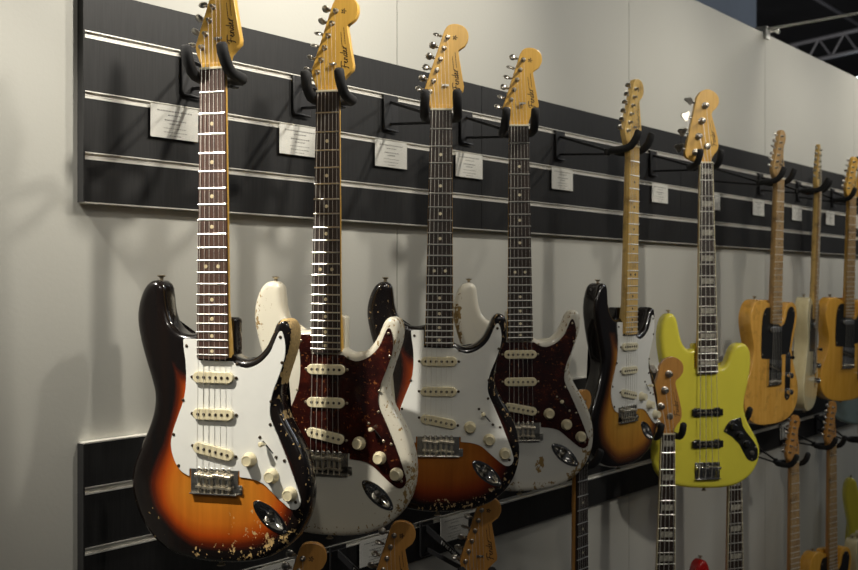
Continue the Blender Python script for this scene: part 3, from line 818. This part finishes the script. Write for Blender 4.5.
for i in range(5):
    slat_panel(PX[i], PX[i + 1], ZU, GU, ZUB, 'black slatted board in the upper row, ' + nth[i])
    slat_panel(PX[i], PX[i + 1], ZL, GL, ZLB, 'black slatted board in the lower row, ' + nth[i])
for nm, z in (('upper', ZUB - .003), ('lower', ZL + .001)):
    m = MB(); m.box(PX[0] * 1000, PX[-1] * 1000, z * 1000, z * 1000 + 2.2, .5, 19)
    o = put('edge_trim', m.mesh('edge', 'aluminium'))
    tag(o, 'thin bright metal strip along the ' + ('bottom edge of the upper' if nm == 'upper' else 'top edge of the lower') + ' black boards', 'trim strip')

# ------------------------------------------------------------------ wear maps (0 none .. 1 bare)
def wear_g1(x, z, d, r, s):
    w = 0
    if x > 0 and z < -40: w = .24 + .36 * .84 * math.exp(-((x - 108) ** 2 + (z + 92) ** 2) / 2600)
    if z < -108 and x > -40: w = max(w, .40)
    if x > 95 and r < 14: w = max(w, .34)
    if x > 112 and z > 90 and r < 4 and -41 < d < -3: w = max(w, 1.15 if z > 140 else .7)
    if x < -85 and -110 < z < -20 and r < 40: w = max(w, .22)
    return w
def wear_white(x, z, d, r, s):
    w = .05
    if x > 90 and r < 12: w = .42
    if x > 110 and z < -10 and r < 16: w = .66
    if z < -112 and r < 20: w = .42
    if x > 118 and z > 150: w = max(w, .45)
    if x < -95 and z > 150 and r < 30: w = .30
    if x < -128 and z > 190: w = .62
    if x > 30 and z < -60: w = max(w, .20)
    return w
def wear_g3(x, z, d, r, s):
    w = .05
    if z < -60 and x > -40 and r < 26: w = .50
    if x > 95 and r < 12: w = .42
    if x < -80 and z > 150: w = .30
    return w
def wear_g4(x, z, d, r, s):
    w = .05
    if x > 100 and z < -10 and r < 18: w = .85 if z < -50 else .52
    if z < -116 and r < 20: w = .50
    if ((x - 42) / 11) ** 2 + ((z + 84) / 20) ** 2 < 1: w = .92
    if x > 90 and r < 9: w = max(w, .48)
    if x < -125 and z > 130 and r < 20: w = .85 if z < 260 else .4
    return w

E_ = EYE
# ---- upper row
UP = 'guitars hanging in the upper row'
guitar('strat', (.969, -.214, E_ + .344), 63.7, 'bright sunburst electric guitar with white pickguard and chipped lower edge, leftmost in upper row', UP,
       'burst_bright', 'aged_maple', 'rosewood', 'white_plastic', wear=wear_g1, seed=1)
guitar('strat', (1.210, -.224, E_ + .342), 62.6, 'worn white electric guitar with tortoiseshell pickguard, hanging between the two large sunburst ones', UP,
       'aged_white', 'aged_maple', 'dark_rosewood', 'tortoise_guard', wear=wear_white, seed=2, roll=.5, guard_screws='screw')
guitar('strat', (1.480, -.256, E_ + .342), 49.6, 'darker amber sunburst electric guitar with white pickguard, third from the left in the upper row', UP,
       'burst_dark', 'aged_maple', 'dark_rosewood', 'white_plastic', inlay='bone', wear=wear_g3, seed=3, roll=.5)
guitar('strat', (1.738, -.256, E_ + .342), 46.1, 'worn white electric guitar, tortoiseshell pickguard, brown patch below its bridge, fourth from left', UP,
       'aged_ash_white', 'aged_maple', 'dark_rosewood', 'tortoise_guard', inlay='bone', wear=wear_g4, seed=4, roll=-.4, guard_screws='screw')
guitar('strat', (2.165, -.290, E_ + .340), 1.5, 'brown sunburst electric guitar with all-maple neck, turned sideways beside the yellow bass', UP,
       'burst_two_tone', 'pale_maple', 'pale_maple', 'white_plastic', inlay='ink', seed=5, pitch=1.1, plastic='cream')
guitar('jazz', (2.634, -.260, E_ + .346), 39.5, 'bright yellow bass guitar with black pickups and block-inlaid fretboard, in the upper row', UP,
       'yellow_finish', 'aged_maple', 'dark_rosewood', seed=6, roll=-.4, blocks=True, metal='chrome', tuner_m='nickel')
guitar('tele', (3.114, -.281, E_ + .337), 8.5, 'butterscotch single-cutaway electric guitar with black pickguard, hanging just right of the yellow bass', UP,
       'butterscotch', 'worn_maple', 'worn_maple', 'black_guard', inlay='ink', seed=7, pitch=1.7)
guitar('tele', (3.54, -.254, E_ + .340), -11.8, 'pale cream electric guitar seen edge-on between two amber ones at the right', UP,
       'cream_ash', 'pale_maple', 'worn_maple', 'black_guard', inlay='ink', seed=8, pitch=1.8)
guitar('tele', (3.94, -.238, E_ + .336), 16, 'golden amber single-cutaway electric guitar near the right edge, upper row', UP,
       'golden', 'aged_maple', 'worn_maple', 'black_guard', inlay='ink', seed=9, pitch=1.7)
guitar('jazz', (4.27, -.20, E_ + .345), 47.8, 'pale blue bass guitar at the right edge behind the golden amber guitar', UP,
       'pale_blue_finish', 'aged_maple', 'rosewood', seed=10, rough_btn='black_metal')
# ---- lower row
LO = 'guitars hanging in the lower row'
guitar('strat', (1.122, -.235, E_ - .612), 44, 'amber maple guitar head peeking out below the bright sunburst guitar, lower row', LO,
       'burst_dark', 'amber_maple', 'rosewood', 'white_plastic', wear=wear_g3, seed=11)
guitar('strat', (1.350, -.235, E_ - .616), 46, 'amber maple guitar head just below the first worn white guitar, lower row', LO,
       'aged_white', 'amber_maple', 'rosewood', 'white_plastic', wear=wear_white, seed=12)
guitar('strat', (1.617, -.235, E_ - .614), 49, 'amber maple guitar head with clear script decal, below the darker sunburst guitar', LO,
       'burst_dark', 'amber_maple', 'rosewood', 'white_plastic', wear=wear_g3, seed=13)
guitar('strat', (1.955, -.272, E_ - .416), -.4, 'lower-row guitar with orange head and rosewood neck, behind the second worn white guitar', LO,
       'burst_two_tone', 'amber_maple', 'dark_rosewood', 'white_plastic', inlay='bone', seed=14)
guitar('jazz', (2.453, -.236, E_ - .406), 40.4, 'lower-row bass guitar whose orange-brown head overlaps the yellow bass body', LO,
       'burst_dark', 'amber_maple', 'dark_rosewood', seed=15, blocks=True, roll=1.2)
guitar('jazz', (2.881, -.235, E_ - .405), 29.1, 'red bass guitar hanging behind the yellow bass, only horn tip and neck showing', LO,
       'red_finish', 'amber_maple', 'dark_rosewood', seed=16, blocks=True, rough_btn='nickel')
guitar('tele', (3.358, -.235, E_ - .605), 15.2, 'lower-row guitar with slim orange head directly below the butterscotch guitar', LO,
       'butterscotch', 'amber_maple', 'worn_maple', 'black_guard', seed=17)
guitar('tele', (3.723, -.237, E_ - .590), 12.1, 'lower-row amber guitar whose orange head rises below the cream edge-on guitar', LO,
       'golden', 'amber_maple', 'worn_maple', 'black_guard', seed=18)
guitar('tele', (4.09, -.235, E_ - .608), -7.2, 'cream guitar body at the bottom right corner, in front of the yellow horn', LO,
       'cream_ash', 'amber_maple', 'worn_maple', 'black_guard', seed=19)
guitar('jazz', (4.43, -.19, E_ - .400), 52, 'yellow bass guitar at the lower right edge, only its horn showing', LO,
       'yellow_finish', 'amber_maple', 'dark_rosewood', seed=20, blocks=True)

# ---- hangers
for (P, yaw, bx, gz, lab, lg, w) in [
    ((.969, -.214, .344), 63.7, 1.064, .414, 'black hanger holding the bright sunburst guitar at far left', False, 32),
    ((1.210, -.224, .342), 62.6, 1.325, .414, 'black hanger holding the first worn white guitar', False, 32),
    ((1.480, -.256, .342), 49.6, 1.585, .414, 'black hanger holding the darker sunburst guitar', False, 32),
    ((1.738, -.256, .342), 46.1, 1.850, .414, 'black hanger holding the second worn white guitar', False, 32),
    ((2.165, -.290, .340), 1.5, 2.255, .414, 'black hanger holding the sideways sunburst guitar with maple neck', False, 32),
    ((2.634, -.260, .346), 39.5, 2.775, .414, 'black hanger holding the yellow bass in the upper row', False, 32),
    ((3.114, -.281, .337), 8.5, 3.165, .414, 'black hanger holding the butterscotch guitar', False, 32),
    ((3.54, -.254, .340), -11.8, 3.605, .414, 'black hanger holding the pale cream edge-on guitar', False, 32),
    ((3.94, -.238, .336), 16, 3.985, .414, 'black hanger holding the golden amber guitar near the right edge', False, 32),
    ((4.27, -.20, .345), 47.8, 4.38, .414, 'black hanger holding the pale blue bass', False, 32),
    ((1.122, -.235, -.612), 44, 1.20, -.546, 'black hanger of the lower-row guitar below the bright sunburst one', True, 32),
    ((1.350, -.235, -.616), 46, 1.425, -.546, 'black hanger with white lettering, below the first worn white guitar', True, 32),
    ((1.617, -.235, -.614), 49, 1.705, -.546, 'black hanger with white lettering, below the darker sunburst guitar', True, 32),
    ((1.955, -.272, -.416), -.4, 2.06, -.340, 'black hanger between the second worn white guitar and the sideways sunburst', False, 32),
    ((2.453, -.236, -.406), 40.4, 2.58, -.340, 'black hanger whose pad shows on the left part of the yellow bass', False, 32),
    ((2.881, -.235, -.405), 29.1, 2.99, -.340, 'black hanger whose pad shows just right of the yellow bass', False, 32),
    ((3.358, -.235, -.605), 15.2, 3.45, -.546, 'black hanger under the slim head below the butterscotch guitar', False, 32),
    ((3.723, -.237, -.590), 12.1, 3.82, -.546, 'black hanger under the orange head below the cream edge-on guitar', False, 32),
    ((4.09, -.235, -.608), -7.2, 4.19, -.546, 'black hanger at the right edge in the lower row', False, 32),
    ((4.43, -.19, -.400), 52, 4.53, -.340, 'black hanger of the yellow bass at the lower right edge', False, 32)]:
    hanger((P[0], P[1], P[2] + E_), yaw, bx, gz + E_, lab, lg, w)

# ---- price cards
names = ['just left of the bright sunburst guitar neck', 'just left of the first white guitar neck', 'just left of the darker sunburst guitar neck', 'just right of the darker sunburst guitar neck',
         'right of the second white guitar neck', 'left of the yellow bass neck', 'just right of the yellow bass neck', 'left of the butterscotch guitar neck', 'left of the cream edge-on guitar neck', 'left of the golden guitar neck', 'at the right edge of the picture']
for i, (a, b) in enumerate([(.989, 1.088), (1.279, 1.383), (1.547, 1.649), (1.821, 1.924), (2.225, 2.328), (2.776, 2.880), (3.16, 3.262), (3.54, 3.643), (3.92, 4.022), (4.30, 4.402), (4.66, 4.762)]):
    card(a, b, E_ + .3125, 'small white price card on the upper board, ' + names[i], seed=i)
for i, (a, b, nm) in enumerate([(1.215, 1.318, 'below the bright sunburst guitar'), (1.50, 1.603, 'below the first white guitar'), (1.765, 1.868, 'left of the head with the script decal'),
                                (3.35, 3.453, 'left of the head below the butterscotch guitar'), (3.80, 3.903, 'left of the head below the cream guitar')]):
    card(a, b, E_ - .548, 'small white price card on the lower board, ' + nm, seed=20 + i)

# ---- lamp arm clamped on the wall's top edge
root = empty('lamp_arm', Matrix.Translation((3.694, 0, WT)))
tag(root, 'thin white lamp arm clamped to the top edge of the wall', 'lamp arm')
put('arm_tube', MB().tube([(0, 16, 0), (0, 16, 900)], 5.5, 12).mesh('arm', 'white_paint'), root)
put('clamp', MB().box(-20, 20, -22, 22, 2, 12).box(-20, 20, 16, 24, -50, 12).box(-20, 20, -14, 24, -56, -46).mesh('clamp', 'white_paint'), root)
put('clamp_screw', MB().tube([(14, 8, 12), (14, 8, 44)], 5, 10).lathe([(12, 40), (13, 42), (13, 50), (10, 52)], (14, 8), 14).mesh('clamp_screw', 'chrome'), root)
put('lamp_head', MB().lathe([(14, 850), (34, 860), (36, 960), (20, 975)], (0, -10), 20).mesh('lamp_head', 'white_paint'), root)
root.rotation_euler = (0, 0, 0)

# ---- hall beyond the wall
o = put('hall_pillar', MB().box(-700, 700, 0, 7000, -1200, 0).mesh('pillar', 'hall_blue')); o.location = (6.73, 1.6, 0)
tag(o, 'blue-grey pillar rising behind the top edge of the wall', 'pillar')
def truss(A, Bv, h, label, name='roof_truss', n=26):
    A = Vector(A); Bv = Vector(Bv); root = empty(name, Matrix.Translation(A)); tag(root, label, 'roof truss')
    D = Bv - A
    def T(p): return (p.x * 1000, p.z * 1000, -p.y * 1000)
    side = D.cross(Vector((0, 0, 1))).normalized() * h * .5
    for off in (Vector((0, 0, 0)), Vector((0, 0, -h)) + side * 0):
        put('chord', MB().tube([T(off), T(off + D)], 36, 10).mesh('chord', 'truss_grey'), root)
    m = MB()
    for i in range(n):
        a = D * (i / n); b = D * ((i + .5) / n) + Vector((0, 0, -h)); c = D * ((i + 1) / n)
        m.tube([T(a), T(b)], 18, 6); m.tube([T(b), T(c)], 18, 6)
    put('lattice', m.mesh('lattice', 'truss_grey'), root)

truss((16.3, 7.5, 5.32), (16.3, -3, 6.06), .33, 'grey lattice truss under the dark hall ceiling')
o = put('ceiling_pipe', MB().tube([(0, 0, 0), (22000, 0, 0)], 32, 10).mesh('pipe', 'truss_grey')); o.location = (8.0, 4.3, 6.2)
tag(o, 'grey pipe crossing under the dark hall ceiling', 'pipe')
o = put('ceiling_lamp', MB().box(-60, 60, -28, 28, -300, 300).mesh('ceiling_lamp', 'lamp_glow')); o.location = (16.28, 3.55, 4.8)
tag(o, 'small bright strip lamp above the wall at the right edge', 'lamp')

# ------------------------------------------------------------------ camera
cam = bpy.data.cameras.new('camera'); co = bpy.data.objects.new('camera', cam); COL.objects.link(co)
cam.sensor_width = 36; cam.lens = 988 / 858 * 36
co.location = (0, -1.514, EYE); co.rotation_euler = (R(90), 0, R(41.07 - 90)); cam.clip_end = 200
cam.dof.use_dof = True; cam.dof.focus_distance = 1.75; cam.dof.aperture_fstop = 7.5
SC.camera = co

# ------------------------------------------------------------------ light
def spot(loc, target, power, angle, blend=.6, size=.04, col=(1, .94, .83)):
    l = bpy.data.lights.new('spot_light', 'SPOT'); l.energy = power; l.spot_size = R(angle); l.spot_blend = blend; l.shadow_soft_size = size; l.color = col
    o = bpy.data.objects.new('spot_light', l); COL.objects.link(o); o.location = loc
    o.rotation_euler = (Vector(target) - Vector(loc)).to_track_quat('-Z', 'Y').to_euler(); return o
def area(loc, target, power, size, col=(1, .95, .86)):
    l = bpy.data.lights.new('area_light', 'AREA'); l.energy = power; l.size = size; l.color = col
    o = bpy.data.objects.new('area_light', l); COL.objects.link(o); o.location = loc
    o.rotation_euler = (Vector(target) - Vector(loc)).to_track_quat('-Z', 'Y').to_euler(); return o
spot((1.22, -.95, E_ + 1.02), (1.0, 0, E_ + .64), 60, 90, 1.0)
spot((1.88, -.95, E_ + 1.15), (1.50, 0, E_ + .58), 54, 86, 1.0)
spot((2.90, -.95, E_ + 1.05), (2.60, 0, E_ + .62), 21, 98, 1.0)
spot((3.75, -.95, E_ + 1.05), (3.65, 0, E_ + .62), 25, 98, 1.0)
spot((5.0, -.95, E_ + 1.05), (4.8, 0, E_ + .62), 42, 98, 1.0)
spot((.10, -.08, E_ + 1.05), (.98, -.23, E_ - .16), 155, 34, .6, .02)
spot((-1.0, -2.4, E_ + 1.6), (1.5, -.2, E_ + .12), 44, 40, 1.0, .08)
spot((1.6, -2.9, E_ + 1.5), (2.85, -.2, E_ + .04), 135, 36, 1.0, .10)
area((-1.5, -5.5, 5.0), (2.5, 0, 1.3), 22, 3.0)
area((5.0, -6.5, 5.5), (3.5, 0, 1.2), 30, 3.0)
area((12.0, 3.0, 3.0), (16.0, 4.0, 7), 110, 2.0)
area((9.5, -4.0, 6.3), (6.8, 1.6, 3.6), 90, 2.0, (.85, .92, 1))
w = bpy.data.worlds.new('world'); SC.world = w; w.use_nodes = True
w.node_tree.nodes['Background'].inputs[0].default_value = (.95, .97, 1, 1); w.node_tree.nodes['Background'].inputs[1].default_value = .035
SC.view_settings.view_transform = 'Standard'; SC.view_settings.look = 'None'; SC.view_settings.gamma = 1; SC.view_settings.use_curve_mapping = False
SC.view_settings.exposure = 0
